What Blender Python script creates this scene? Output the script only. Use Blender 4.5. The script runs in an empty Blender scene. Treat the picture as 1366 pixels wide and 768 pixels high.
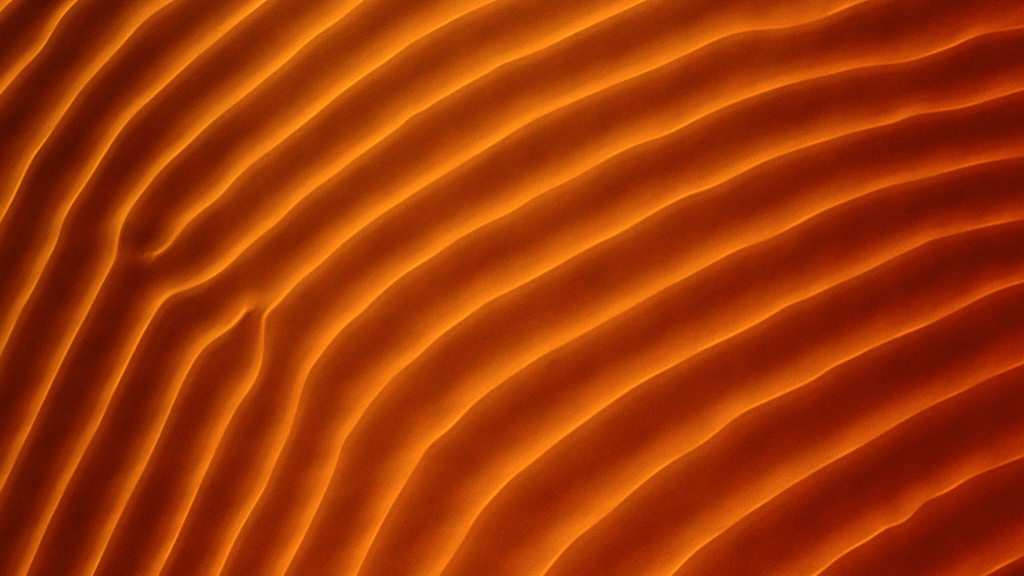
import bpy, math
import numpy as np

# ---------------------------------------------------------------- camera, sky, sun, exposure
scene = bpy.context.scene
CM = 0.01                                    # tables below are in centimetres on the sand

cam_data = bpy.data.cameras.new('camera')
cam_data.lens = 100.0
cam_data.sensor_width = 36.0
cam_data.clip_start = 0.05
cam_data.clip_end = 2000.0
cam = bpy.data.objects.new('camera', cam_data)
scene.collection.objects.link(cam)
cam.location = (0.0, 0.0, 1.6 * 100.0 / 36.0)   # held over the sand, looking straight down
cam.rotation_euler = (0.0, 0.0, 0.0)
scene.camera = cam

SUN_ELEV = math.radians(21.5)
SUN_AZ = math.radians(127.0)                 # direction towards the sun, counter-clockwise from +x
world = bpy.data.worlds.new('World')
scene.world = world
world.use_nodes = True
wn = world.node_tree
bg = wn.nodes['Background']
sky = wn.nodes.new('ShaderNodeTexSky')
sky.sky_type = 'NISHITA'
sky.sun_disc = False
sky.sun_elevation = SUN_ELEV
sky.sun_rotation = math.radians(90.0) - SUN_AZ   # measured clockwise from +y
sky.altitude = 2500.0
sky.air_density = 0.3
sky.dust_density = 0.3
sky.ozone_density = 6.0
wn.links.new(sky.outputs['Color'], bg.inputs['Color'])
bg.inputs['Strength'].default_value = 0.05

sun_data = bpy.data.lights.new('sun', 'SUN')
sun_data.energy = 5.0
sun_data.angle = math.radians(0.5)
sun_data.color = (1.0, 0.88, 0.72)
sun = bpy.data.objects.new('sun', sun_data)
scene.collection.objects.link(sun)
sun.rotation_euler = (0.0, math.pi / 2 - SUN_ELEV, SUN_AZ)   # lamp's -z points away from the sun

scene.view_settings.view_transform = 'Standard'
scene.view_settings.look = 'None'
scene.view_settings.exposure = 0.53
scene.view_settings.gamma = 1.0

# ---------------------------------------------------------------- material
def sand_material():
    m = bpy.data.materials.new('orange_sand')
    m.use_nodes = True
    t = m.node_tree
    t.nodes.clear()
    N, L = t.nodes.new, t.links.new
    out = N('ShaderNodeOutputMaterial')
    geo = N('ShaderNodeNewGeometry')

    def noise(scale, detail, rough):
        n = N('ShaderNodeTexNoise')
        n.inputs['Scale'].default_value = scale
        n.inputs['Detail'].default_value = detail
        n.inputs['Roughness'].default_value = rough
        L(geo.outputs['Position'], n.inputs['Vector'])
        return n
    grain = noise(350.0, 3.0, 0.75)          # clusters of grains, 2 to 4 mm
    fine = noise(720.0, 2.0, 0.7)            # coarse single grains
    patch = noise(16.0, 3.0, 0.5)            # sorting of coarser, darker sand

    def mix_col(fac, a, b):
        x = N('ShaderNodeMix'); x.data_type = 'RGBA'
        L(fac, x.inputs['Factor'])
        x.inputs['A'].default_value = (*a, 1.0); x.inputs['B'].default_value = (*b, 1.0)
        return x.outputs['Result']

    def ramp(fac, lo, hi):
        r = N('ShaderNodeMapRange')
        r.inputs['From Min'].default_value = lo; r.inputs['From Max'].default_value = hi
        L(fac, r.inputs['Value'])
        return r.outputs['Result']
    add = N('ShaderNodeMath'); add.operation = 'ADD'
    L(ramp(grain.outputs['Fac'], 0.40, 0.60), add.inputs[0]); L(ramp(fine.outputs['Fac'], 0.42, 0.58), add.inputs[1])
    half = N('ShaderNodeMath'); half.operation = 'MULTIPLY'; half.inputs[1].default_value = 0.5
    L(add.outputs[0], half.inputs[0])
    tone = N('ShaderNodeMapRange')           # a little sorting of darker and paler sand over 5 to 10 cm
    tone.inputs['From Min'].default_value = 0.2; tone.inputs['From Max'].default_value = 0.8
    tone.inputs['To Min'].default_value = -0.12; tone.inputs['To Max'].default_value = 0.12
    L(patch.outputs['Fac'], tone.inputs['Value'])
    shade = N('ShaderNodeMath'); shade.operation = 'ADD'; shade.use_clamp = True
    L(half.outputs[0], shade.inputs[0]); L(tone.outputs['Result'], shade.inputs[1])
    base = mix_col(shade.outputs[0], DIFFUSE_A, DIFFUSE_B)

    bsum = N('ShaderNodeMath'); bsum.operation = 'ADD'
    L(grain.outputs['Fac'], bsum.inputs[0]); L(fine.outputs['Fac'], bsum.inputs[1])
    bump = N('ShaderNodeBump')
    bump.inputs['Strength'].default_value = BUMP
    bump.inputs['Distance'].default_value = 0.0008
    L(bsum.outputs[0], bump.inputs['Height'])

    dif = N('ShaderNodeBsdfDiffuse')
    dif.inputs['Roughness'].default_value = 0.0
    L(base, dif.inputs['Color']); L(bump.outputs['Normal'], dif.inputs['Normal'])
    glo = N('ShaderNodeBsdfGlossy')          # sheen of iron-coated quartz grains
    glo.distribution = 'BECKMANN'
    glo.inputs['Color'].default_value = (*SHEEN, 1.0)
    glo.inputs['Roughness'].default_value = SHEEN_ROUGH
    soft = N('ShaderNodeBump')
    soft.inputs['Strength'].default_value = 0.25
    soft.inputs['Distance'].default_value = 0.0008
    L(grain.outputs['Fac'], soft.inputs['Height'])
    L(soft.outputs['Normal'], glo.inputs['Normal'])
    mx = N('ShaderNodeMixShader')
    mx.inputs[0].default_value = SHEEN_FAC
    L(dif.outputs[0], mx.inputs[1]); L(glo.outputs[0], mx.inputs[2])
    L(mx.outputs[0], out.inputs['Surface'])
    return m

DIFFUSE_A = (0.38, 0.0036, 0.0004)
DIFFUSE_B = (0.82, 0.0115, 0.0006)
SHEEN = (0.80, 0.64, 0.020)
SHEEN_ROUGH = 0.67
SHEEN_FAC = 0.18
BUMP = 0.5
SAND = sand_material()

# ---------------------------------------------------------------- the crest of each ripple, traced on the sand (cm)
CRESTS = [
    ('Z', [(-83.5, 34.5), (-80.5, 39.3), (-77, 43.4), (-72, 48)]),
        ('A', [(-78.2, 29.5), (-75.1, 33.3), (-72.1, 36.7), (-70.7, 39.1), (-68.6, 42.5), (-66.9, 44.3)]),
        ('B', [(-78.2, 10), (-76.5, 13.3), (-74.7, 17.3), (-73, 20.7), (-72, 22), (-69.2, 26.3), (-66.5, 30.4), (-64, 33.4), (-60.7, 37.1), (-58.4,
        39.9), (-55.8, 42.4), (-52.5, 44.7)]),
        ('C', [(-78.2, -10.5), (-76.5, -6.4), (-74.7, -2.6), (-73.3, 0), (-71.4, 4), (-70, 7), (-69, 10.4), (-67.7, 13), (-65.4, 16.5), (-63.4, 19.9),
        (-62.2, 21.8), (-61.1, 23.6), (-58.4, 26.9), (-55.5, 29.8), (-52.5, 32.7), (-49.3, 35.7), (-46.3, 38.2), (-43, 41.1), (-38.3, 44.9)]),
        ('D', [(-77.9, -30.6), (-75.8, -25.9), (-73.9, -21.7), (-72, -17.5), (-69.7, -12.4), (-67.4, -7.6), (-65.2, -3.3), (-63.6, 0), (-62.4, 2.4),
        (-61.1, 5.1), (-61, 6.8), (-60.5, 9.2), (-59.2, 12), (-56.9, 15.3), (-53.8, 19.1), (-50.7, 22), (-46.6, 26), (-42.7, 29.1), (-39.6, 31.7),
        (-35.6, 35), (-31.3, 38.9), (-27, 41.9), (-23.1, 45)]),
        ('E', [(-56.6, 4.6), (-54.6, 5.4), (-52.9, 6.9), (-51.4, 9), (-49.3, 11.2), (-45.7, 14.1), (-42.4, 17.8), (-39.5, 20.2), (-37.1, 22), (-33.7,
        24.7), (-30.1, 27.6), (-26.1, 30.9), (-23.1, 33.1), (-19.1, 35.8), (-16.3, 37.9), (-12.1, 40.3), (-8.4, 42.3), (-2.3, 45)]),
        ('F', [(-74.5, -44), (-71.1, -35.9), (-68.6, -30.6), (-66.3, -25.9), (-64.2, -22), (-61.6, -16.1), (-59.3, -11.3), (-57.3, -7.2), (-55.3,
        -3.8), (-53.7, -1.5), (-52.5, -0.8), (-50.5, -0.2), (-47.5, 1.2), (-44.5, 3.3), (-41.7, 6), (-39.3, 8.1), (-36.6, 10.2), (-33.9, 13), (-30.8,
        15.5), (-27, 18.3), (-23.1, 21.3), (-21.9, 22.1), (-19.4, 23.9), (-16.7, 25.9), (-15.3, 27.3), (-14.3, 27.4), (-12.8, 28.5), (-9.7, 30.3),
        (-6.3, 32.3), (-3.6, 33.7), (-2, 34.8), (0.2, 35.6), (5.2, 37.5), (9.1, 39.5), (12.8, 41.2), (16.1, 42.7), (21, 45)]),
        ('G', [(-54.9, -44.5), (-52.5, -39.6), (-49.6, -33), (-47.2, -27.5), (-44.7, -22.1), (-43, -18.7), (-40.6, -15.3), (-39.7, -13.6), (-38.9,
        -10.8), (-38.7, -6.3), (-38.5, -4.2), (-37, -2.9), (-33.6, 0.7), (-29.3, 4.4), (-26.5, 7), (-23.1, 9.6), (-18.2, 13), (-13.6, 15.9), (-8.2,
        19.2), (-1.4, 23.4), (3.9, 26.5), (7.6, 28.2), (12.2, 30.2), (17, 32.2), (21.6, 34), (27.4, 36.6), (32.6, 39.1), (36.3, 40.2), (39.6, 40.5),
        (42.2, 40.7), (45.6, 41.4), (48.4, 42.2), (52.8, 44.1), (56.1, 45.3)]),
        ('Q', [(-64.7, -44.3), (-62.8, -40), (-60.2, -34.3), (-56.9, -27.7), (-54.4, -22.1), (-51.9, -16.2), (-50.2, -12.6), (-48.1, -9.4), (-46.6,
        -8.1), (-43.6, -6), (-40.7, -2.5)]),
        ('H', [(-45.7, -44.7), (-42.7, -38.2), (-40.6, -34.6), (-38.6, -31.2), (-36.5, -26.2), (-34.6, -22.2), (-33.3, -17.6), (-32.2, -14.2), (-31.5,
        -12.5), (-30.1, -10.7), (-27.6, -7.5), (-25.5, -5.3), (-23.7, -4), (-21.9, -2.1), (-19.6, 0), (-16.4, 2.5), (-12.8, 4.7), (-8.2, 7.8), (-4.2,
        10), (0.2, 12.1), (3.3, 14.1), (6.3, 15.6), (9.4, 17.1), (11.8, 18.4), (15.8, 20.7), (19.2, 22.3), (24, 23.9), (29.6, 26.7), (34.8, 29),
        (39.8, 30.8), (44.7, 32.3), (50.3, 33.6), (54, 34.6), (57.5, 35.1), (62.2, 35.7), (64.5, 36.3), (67.3, 37.3), (70.5, 38.5), (73.7, 40), (77,
        40.7), (81.7, 41.5)]),
        ('I', [(-35.7, -44.8), (-32, -37.7), (-29.8, -33.1), (-27.4, -27.3), (-26.9, -25.5), (-26.1, -23.5), (-25.1, -22.2), (-22.5, -18.4), (-18.5,
        -13.8), (-14.9, -10.8), (-11.5, -7.6), (-7.5, -4.7), (-3.6, -2), (0.2, -0.1), (5.4, 2.6), (9.7, 5), (13.9, 7.3), (16.8, 8.6), (19.5, 10.2),
        (22.9, 12.2), (28, 14.7), (30.9, 15.6), (33.9, 17), (39.9, 20), (43.7, 21.4), (50, 23.4), (55.6, 25), (60.3, 26.1), (63.5, 27.3), (67, 27.9),
        (70.5, 28.4), (73.1, 29), (77.7, 30.4), (81.7, 31.6)]),
        ('J', [(-24.4, -44.9), (-20.4, -36.8), (-17.6, -31.9), (-14.9, -27.6), (-13, -24.6), (-10.2, -22.3), (-5.7, -17.8), (-2.9, -15.6), (0.2,
        -13.5), (4.2, -10.8), (8.2, -8.7), (11.8, -6.7), (16.8, -4), (20.4, -2), (23.9, 0), (28.4, 2.3), (32.4, 4.5), (35.5, 6.1), (39.9, 7.6), (44.7,
        10), (48.8, 12.1), (54.6, 14.4), (58.4, 15.8), (64.1, 17.1), (69.2, 18.5), (74.7, 19.9), (81.7, 21)]),
        ('K', [(-11.4, -44.9), (-8.4, -40.5), (-4.8, -34.7), (-2.3, -31.9), (0.2, -29.4), (2.7, -27.5), (6.8, -24.2), (9.6, -22.1), (14.3, -18.7),
        (17.7, -16.3), (22.3, -13.6), (25.3, -12.1), (29.9, -9.6), (35.7, -6.9), (39.9, -4.7), (43.2, -2.7), (46.5, -1.5), (49.6, 0), (54.6, 2.1),
        (59.1, 4.3), (63.5, 6.3), (66.4, 7.7), (69.2, 8.3), (73.1, 9.3), (78.3, 10.4), (81.7, 11)]),
        ('L', [(4.8, -44.9), (8.2, -40.8), (10.3, -38.8), (14.9, -35.3), (17.9, -32.6), (21.6, -29.5), (25.6, -26.7), (29.3, -24.6), (32.5, -22.2),
        (35.7, -19.7), (39.9, -17.7), (42.2, -16.7), (47.8, -14.1), (50.5, -12.3), (52.8, -11.3), (56.6, -9.5), (62.3, -7.1), (66.7, -5.4), (70.8,
        -3.4), (75.4, -1.1), (80.2, 0.6), (81.7, 1)]),
        ('M', [(24.9, -44.9), (29, -40.9), (33.3, -37.9), (37.2, -35.1), (39.9, -33.4), (43.7, -31), (47.8, -28.6), (51.5, -26.6), (55.9, -24.3),
        (59.5, -22.2), (62.5, -20.5), (67.6, -18), (71.8, -16.2), (75.7, -14.4), (81.7, -12)]),
        ('N', [(47.8, -45.1), (52.5, -41.6), (56.9, -39.2), (59.3, -37.6), (61.3, -37.2), (62.9, -36.1), (64.8, -34.1), (69.2, -32.1), (72.4, -30.2),
        (76.3, -28.7), (81.7, -26.8)]),
        ('O', [(75.4, -45.6), (78.6, -44), (81.7, -42.6)]),
    ('P', [(64, -66), (72, -59), (82, -52.5), (93, -47)]),
]
LABELS = {
    'Z': 'bit of a sand ripple just cut off by the upper left corner',
    'A': 'short orange sand ripple crossing the upper left corner, first full crest there',
    'B': 'second sand ripple from the upper left corner, running down to the left edge',
    'C': 'third sand ripple from the upper left corner, leaving the left edge below its middle',
    'D': 'long sand ripple passing just left of the ripple that dead-ends, with a slight kink there',
    'E': 'sand ripple coming from the top that dead-ends in the hollow beside a kinked ripple',
    'F': 'bright sand ripple with a sharp elbow just below the tip of the dead-ending ripple',
    'Q': 'short sand ripple rising from the bottom edge to a pointed tip',
    'G': 'long sand ripple that bends abruptly downwards beside the pointed tip of a short ripple',
    'H': 'long unbroken sand ripple just right of the abruptly bent one, from right edge to bottom',
    'I': 'sand ripple with a small S-shaped wiggle low down, second right of the abruptly bent one',
    'J': 'smooth sand ripple next right of the one with the S-shaped wiggle low down',
    'K': 'evenly curved sand ripple meeting the bottom edge just left of its middle',
    'L': 'evenly curved sand ripple meeting the bottom edge just right of its middle',
    'M': 'darker sand ripple next above the one with a notched crest at lower right',
    'N': 'dark red sand ripple with a small notch in its crest at lower right',
    'O': 'dim sand ripple clipped by the lower right corner, last of all',
}

def smooth_line(pts, step=0.6, sig=1.0):
    p = np.array(pts, float)
    s = np.r_[0, np.cumsum(np.hypot(*np.diff(p, axis=0).T))]
    n = max(3, int(s[-1] / step))
    # Catmull-Rom through the traced points
    t = np.linspace(0, s[-1], n)
    d = np.gradient(p, s, axis=0)
    i = np.clip(np.searchsorted(s, t, 'right') - 1, 0, len(s) - 2)
    h = (s[i + 1] - s[i])[:, None]; u = ((t - s[i]) / h[:, 0])[:, None]
    q = (2*u**3 - 3*u**2 + 1) * p[i] + (u**3 - 2*u**2 + u) * h * d[i] + (-2*u**3 + 3*u**2) * p[i + 1] + (u**3 - u**2) * h * d[i + 1]
    k = np.arange(-4, 5); w = np.exp(-0.5 * (k * step / sig)**2); w /= w.sum()
    qq = np.vstack([2*q[:1] - q[4:0:-1], q, 2*q[-1:] - q[-2:-6:-1]])
    return np.stack([np.convolve(qq[:, a], w, 'valid') for a in (0, 1)], 1)

def extend(q, length, common, at_end, seed, step=0.8):
    """Carry a crest on past the traced stretch, easing to the common run of the ripples with a little wander."""
    rr = np.random.default_rng(seed)
    if at_end:
        v = q[-1] - q[-9]; p = q[-1].copy()
    else:
        v = q[0] - q[8]; p = q[0].copy()
    a0 = math.atan2(v[1], v[0]); n = int(length / step); out = []
    ph = rr.uniform(0, 6.28, 2)
    for k in range(1, n + 1):
        t = k * step
        f = min(1.0, t / 35.0); f = f * f * (3 - 2 * f)
        a = a0 * (1 - f) + common * f + f * 0.10 * math.sin(t / 7.0 + ph[0]) + f * 0.06 * math.sin(t / 3.4 + ph[1])
        p = p + step * np.array([math.cos(a), math.sin(a)])
        out.append(p.copy())
    out = np.array(out)
    return np.vstack([q, out]) if at_end else np.vstack([out[::-1], q])

rng = np.random.default_rng(7)
lines = {}
for i, (key, pts) in enumerate(CRESTS):
    q = smooth_line(pts)
    x1, y1 = q[-1]; x0, y0 = q[0]
    # upper/right end: run on at 36 degrees from the left part, about 20 on the right; lower/left end: about 240
    up = math.radians(36 if x1 < -20 else 29 if x1 < 60 else 23)
    dn = math.radians(241 if x0 < -10 else 238 if x0 < 30 else 234)
    if key != 'Q':
        q = extend(q, 170, up, True, 10 + i)
    if key != 'E':
        q = extend(q, 170, dn - 2 * math.pi, False, 60 + i)
    lines[key] = q

def offset(q, dx, dy, seed):
    rr = np.random.default_rng(seed)
    k = np.arange(len(q)) * 0.8
    w = 0.7 * np.sin(k / 9 + rr.uniform(0, 6)) + 0.35 * np.sin(k / 4.1 + rr.uniform(0, 6))
    return q + np.array([dx, dy]) + w[:, None] * np.array([-0.6, 0.8])
order = list('ZABCDEFQGHIJKLMNOP')
for n in range(1, 15):
    lines['before%d' % n] = offset(lines['Z'], -7.4 * n, 6.6 * n, 200 + n); order.insert(0, 'before%d' % n)
    lines['after%d' % n] = offset(lines['P'], 6.6 * n, -8.6 * n, 300 + n); order.append('after%d' % n)

# ---------------------------------------------------------------- the sheet of sand: a grid that is fine under the camera and coarser away from it
def axis(half, fine, reach):
    a = [0.0]; h = fine
    while a[-1] < reach:
        if a[-1] > half:
            h = min(h * 1.08, 0.9) if a[-1] < (165 if half > 60 else 130) else h * 1.5
        a.append(a[-1] + h)
    a = np.array(a)
    return np.r_[-a[:0:-1], a]
FINE = 0.135
X = axis(81.5, FINE, 30000.0)
Y = axis(46.5, FINE, 30000.0)
NX, NY = len(X), len(Y)
BIG = 1e4
dB = np.full((NY, NX), BIG, np.float32); zB = np.zeros((NY, NX), np.float32); iB = np.full((NY, NX), -1, np.int16)
dA = dB.copy(); zA = zB.copy(); iA = iB.copy()
REACH = 24.0

def sink_of(key, q):
    """Height of the crest along its run: it sinks away towards a free end."""
    s = np.arange(len(q)) * 0.6
    z = 0.05 * np.sin(s / 11.0 + len(q)) + 0.03 * np.sin(s / 4.3)
    if key == 'E':
        z -= 0.22 * np.exp(-(s / 2.4)**1.5)
    if key == 'Q':
        z -= 0.10 * np.exp(-(s[::-1] / 2.2)**1.5)
    return z

for ci, key in enumerate(order):
    q = lines[key]; zc = sink_of(key, q)
    x0, x1 = np.searchsorted(X, [q[:, 0].min() - REACH, q[:, 0].max() + REACH])
    y0, y1 = np.searchsorted(Y, [q[:, 1].min() - REACH, q[:, 1].max() + REACH])
    if x1 - x0 < 2 or y1 - y0 < 2:
        continue
    D2 = np.full((y1 - y0, x1 - x0), 1e9, np.float32)
    CR = np.zeros_like(D2); ZC = np.zeros_like(D2)
    for k in range(0, len(q) - 1):
        a, b = q[k], q[k + 1]
        m = (a + b) / 2
        i0, i1 = np.searchsorted(X, [m[0] - REACH, m[0] + REACH]); j0, j1 = np.searchsorted(Y, [m[1] - REACH, m[1] + REACH])
        # only the band square to this piece can be nearest to it: clip the window to a slab
        i0, i1, j0, j1 = max(i0, x0), min(i1, x1), max(j0, y0), min(j1, y1)
        if i1 <= i0 or j1 <= j0:
            continue
        ab = b - a; l2 = ab @ ab
        gx = (X[i0:i1] - a[0]).astype(np.float32)[None, :]; gy = (Y[j0:j1] - a[1]).astype(np.float32)[:, None]
        t = np.clip((gx * ab[0] + gy * ab[1]) / l2, 0, 1)
        ex = gx - t * ab[0]; ey = gy - t * ab[1]
        d2 = ex * ex + ey * ey
        sl = (slice(j0 - y0, j1 - y0), slice(i0 - x0, i1 - x0))
        w = d2 < D2[sl]
        D2[sl][w] = d2[w]
        CR[sl][w] = ((ey * ab[0] - ex * ab[1]) / math.sqrt(l2))[w]
        ZC[sl][w] = (zc[k] + t * (zc[k + 1] - zc[k]))[w]
    d = np.sqrt(D2)
    cosv = np.where(d < 0.05, 1.0, np.abs(CR) / (d + 1e-6))
    de = d / np.clip(cosv, 0.02, 1.0)**1.5
    de[D2 > REACH * REACH] = BIG
    sl = (slice(y0, y1), slice(x0, x1))
    behind = CR < 0                     # the point lies on the lower right of this crest
    for msk, DD, ZZ, II in ((behind, dB, zB, iB), (~behind, dA, zA, iA)):
        w = msk & (de < DD[sl])
        DD[sl][w] = de[w]; ZZ[sl][w] = ZC[w]; II[sl][w] = ci

PROFILE_U = [0, .04, .09, .14, .23, .34, .42, .50, .58, .68, .77, .84, .92, .965, .978, 1]
PROFILE_S = [.045, .03, .005, -.04, -.11, -.145, -.155, -.145, -.11, -.045, .04, .13, .215, .24, .24, .25]
LIP_S = [0, 0, 0, 0, 0, 0, 0, 0, 0, 0, 0, 0, 0, .02, .22, .32]

# added tilt standing in for vignetting: level mid-picture, both flanks turned from the sun
LOW_X = [-30000, -200, -150, -115, -80, -67, -54, -42, -34, -25, -10, 10, 22, 39, 60, 80, 115, 150, 200, 30000]
LOW_G = [0, 0, -.14, -.30, -.335, -.32, -.225, -.10, -.035, -.01, 0, 0, -.03, -.09, -.195, -.265, -.26, -.13, 0, 0]
def LOW(x, y):
    xs = np.r_[-30000.0, np.arange(-210, 210.1, 0.5), 30000.0]
    g = np.interp(xs, LOW_X, LOW_G)
    k = np.exp(-0.5 * (np.arange(-36, 37) / 12.0)**2); k /= k.sum()
    g = np.convolve(np.r_[np.zeros(36), g, np.zeros(36)], k, 'valid'); g[0] = g[-1] = 0
    z = np.r_[0, np.cumsum((g[1:] + g[:-1]) / 2 * np.diff(xs))]
    return np.interp(x, xs, z - np.interp(0, xs, z))

# ---------------------------------------------------------------- cross-section: slope from one crest (u = 0) to the next (u = 1)
U = np.linspace(0, 1, 801)
kk = np.arange(-24, 25); ww = np.exp(-0.5 * (kk / 4.0)**2); ww /= ww.sum()
def profile(values):
    s = np.interp(U, PROFILE_U, values)
    s = np.convolve(np.r_[np.full(24, s[0]), s, np.full(24, s[-1])], ww, 'valid')
    s = s - s.mean()
    return np.r_[0, np.cumsum((s[1:] + s[:-1]) / 2)] / 800.0
T = profile(PROFILE_S)
T_LIP = profile(LIP_S)                       # the steep last few millimetres below a crest, sharper in some stretches than in others
TROUGH = float(U[np.argmin(T)])

none = (iB < 0) & (iA < 0)
dBc = np.minimum(dB, 30.0); dAc = np.minimum(dA, 30.0)
W = dBc + dAc
u = dBc / np.maximum(W, 1e-4)
Weff = 12.0 * np.tanh(W / 12.0) * 1.25
XX, YY = np.meshgrid(X, Y)
rl = np.random.default_rng(11)
lip = np.full(XX.shape, 0.55, np.float32)
for lam in (46, 31, 22, 15, 10, 7, 4.5):
    a = rl.uniform(0, math.pi); k = 2 * math.pi / lam
    lip += 0.17 * np.sin(k * (XX * math.cos(a) + YY * math.sin(a)) + rl.uniform(0, 6.28)).astype(np.float32)
lip = np.clip(lip, 0.05, 1.2) * np.clip((105.0 - np.abs(XX)) / 15.0, 0, 1) * np.clip((68.0 - np.abs(YY)) / 15.0, 0, 1)
Zs = zB * (1 - u) + zA * u + Weff * (np.interp(u, U, T) + lip * np.interp(u, U, T_LIP))
base_level = float(T.mean()) * 9.0
fade = np.clip((162.0 - np.abs(XX)) / 30.0, 0, 1) * np.clip((127.0 - np.abs(YY)) / 30.0, 0, 1)
fade = fade * fade * (3 - 2 * fade)
Zs = np.where(none, base_level, Zs) * fade + base_level * (1 - fade)

# ---------------------------------------------------------------- relax creases away from the crests, and the two places where a ripple ends
def blur(a, sig):
    n = int(3 * sig + 1); k = np.arange(-n, n + 1); w = np.exp(-0.5 * (k / sig)**2); w /= w.sum()
    for ax in (0, 1):
        pad = [(0, 0), (0, 0)]; pad[ax] = (n, n)
        p = np.pad(a, pad, mode='edge'); r = np.zeros_like(a)
        for i, wi in enumerate(w):
            r += wi * (p[i:i + a.shape[0], :] if ax == 0 else p[:, i:i + a.shape[1]])
        a = r
    return a
dmin = np.minimum(dB, dA)
def sstep(a, lo, hi):
    t = np.clip((a - lo) / (hi - lo), 0, 1); return t * t * (3 - 2 * t)
Z1 = blur(Zs, 5.0)
Zs = Zs + (Z1 - Zs) * sstep(dmin, 1.1, 2.6)
for key, idx, rad in (('E', 0, 7.0), ('Q', -1, 6.0)):
    ex, ey = lines[key][idx]
    i0, i1 = np.searchsorted(X, [ex - 14, ex + 14]); j0, j1 = np.searchsorted(Y, [ey - 14, ey + 14])
    win = Zs[j0:j1, i0:i1]
    r = np.hypot(XX[j0:j1, i0:i1] - ex, YY[j0:j1, i0:i1] - ey)
    # keep crest lines crisp, but let the ending crest itself melt away towards its tip
    dm = dmin[j0:j1, i0:i1]
    own = np.where(dB[j0:j1, i0:i1] < dA[j0:j1, i0:i1], iB[j0:j1, i0:i1], iA[j0:j1, i0:i1]) == order.index(key)
    keep = sstep(dm, 0.35, 1.5) * (1 - sstep(r, rad * 0.6, rad * 1.3))
    tip = (1 - sstep(r, 0.0, 1.6)) * np.where(own, 1.0, sstep(dm, 0.3, 1.4))
    for sg, wgt in ((5.0, keep), (7.0, tip), (4.0, np.maximum(keep, tip))):
        win = win + (blur(win, sg) - win) * wgt
    Zs[j0:j1, i0:i1] = win

# the low saddle of sand between the long ripple and the one that dead-ends beside it
for (sx, sy, sr, sh) in ((-57.6, 9.0, 2.1, 0.30), (-57.8, 4.6, 2.2, 0.22)):
    Zs = Zs + sh * np.exp(-((XX - sx)**2 + (YY - sy)**2) / (2 * sr * sr))

# added edge-darkening tilt and small unevenness of the surface
def vignette_tilt(x, y):
    return LOW(x, y)
rr = np.random.default_rng(3)
rough = np.zeros_like(Zs)
for lam, amp, n in ((16.0, 0.010, 7), (6.0, 0.0022, 9), (2.6, 0.0005, 12)):
    for _ in range(n):
        a = rr.uniform(0, math.pi); k = 2 * math.pi / (lam * rr.uniform(0.75, 1.3))
        rough += amp * np.sin(k * (XX * math.cos(a) + YY * math.sin(a)) + rr.uniform(0, 6.28)).astype(np.float32)
near_fade = np.clip((300.0 - np.hypot(XX, YY)) / 150.0, 0, 1)
Zs = Zs + rough * near_fade + vignette_tilt(XX, YY)

# ---------------------------------------------------------------- meshes
zx = np.gradient(Zs, X, axis=1); zy = np.gradient(Zs, Y, axis=0)
nrm = np.stack([-zx, -zy, np.ones_like(zx)], -1); nrm /= np.linalg.norm(nrm, axis=-1, keepdims=True)
co = np.stack([XX * CM, YY * CM, Zs * CM], -1).reshape(-1, 3).astype(np.float32)
nrm = nrm.reshape(-1, 3).astype(np.float32)

def cell(a):
    return a[:-1, :-1]
# owner of each cell: lee side of the crest behind it down to the trough, windward side of the crest ahead beyond it
lee = cell(u) < TROUGH
owner = np.where(lee, cell(iB), cell(iA)).astype(int)
own_key = np.array(order + ['']); owner[owner < 0] = len(order)
faraway = cell((np.abs(XX) > 118) | (np.abs(YY) > 88))
vid = np.arange(NX * NY).reshape(NY, NX)
quads = np.stack([vid[:-1, :-1], vid[:-1, 1:], vid[1:, 1:], vid[1:, :-1]], -1)

def mesh_object(name, mask, parent=None):
    f = quads[mask]
    used, inv = np.unique(f, return_inverse=True)
    me = bpy.data.meshes.new(name)
    me.vertices.add(len(used)); me.vertices.foreach_set('co', co[used].ravel())
    nf = len(f)
    me.loops.add(nf * 4); me.loops.foreach_set('vertex_index', inv.ravel().astype(np.int32))
    me.polygons.add(nf)
    me.polygons.foreach_set('loop_start', np.arange(0, nf * 4, 4, dtype=np.int32))
    me.polygons.foreach_set('loop_total', np.full(nf, 4, np.int32))
    me.polygons.foreach_set('use_smooth', np.ones(nf, bool))
    me.update(calc_edges=True)
    me.materials.append(SAND)
    me.normals_split_custom_set_from_vertices(nrm[used])
    o = bpy.data.objects.new(name, me)
    scene.collection.objects.link(o)
    if parent is not None:
        o.parent = parent
        o.matrix_parent_inverse = parent.matrix_world.inverted()
    return o

taken = np.zeros_like(lee)
for ci, key in enumerate(order):
    if key not in LABELS:
        continue
    mine = (owner == ci) & ~faraway
    q = lines[key]
    inside = q[(np.abs(q[:, 0]) < 80) & (np.abs(q[:, 1]) < 45)]
    mid = inside[len(inside) // 2] if len(inside) else q[len(q) // 2]
    root = bpy.data.objects.new('sand_ripple', None)
    scene.collection.objects.link(root)
    root.location = (mid[0] * CM, mid[1] * CM, -0.012)
    root.empty_display_size = 0.05
    root['label'] = LABELS[key]; root['category'] = 'sand ripple'; root['group'] = 'wind ripples across the orange sand'
    bpy.context.view_layer.update()
    mesh_object('sunlit_slope', mine & ~lee, root)
    mesh_object('shaded_slope', mine & lee, root)
    taken |= mine
ground = mesh_object('sand_ground', ~taken)
ground['kind'] = 'structure'
print('verts', NX * NY, 'trough', TROUGH, NX, NY)
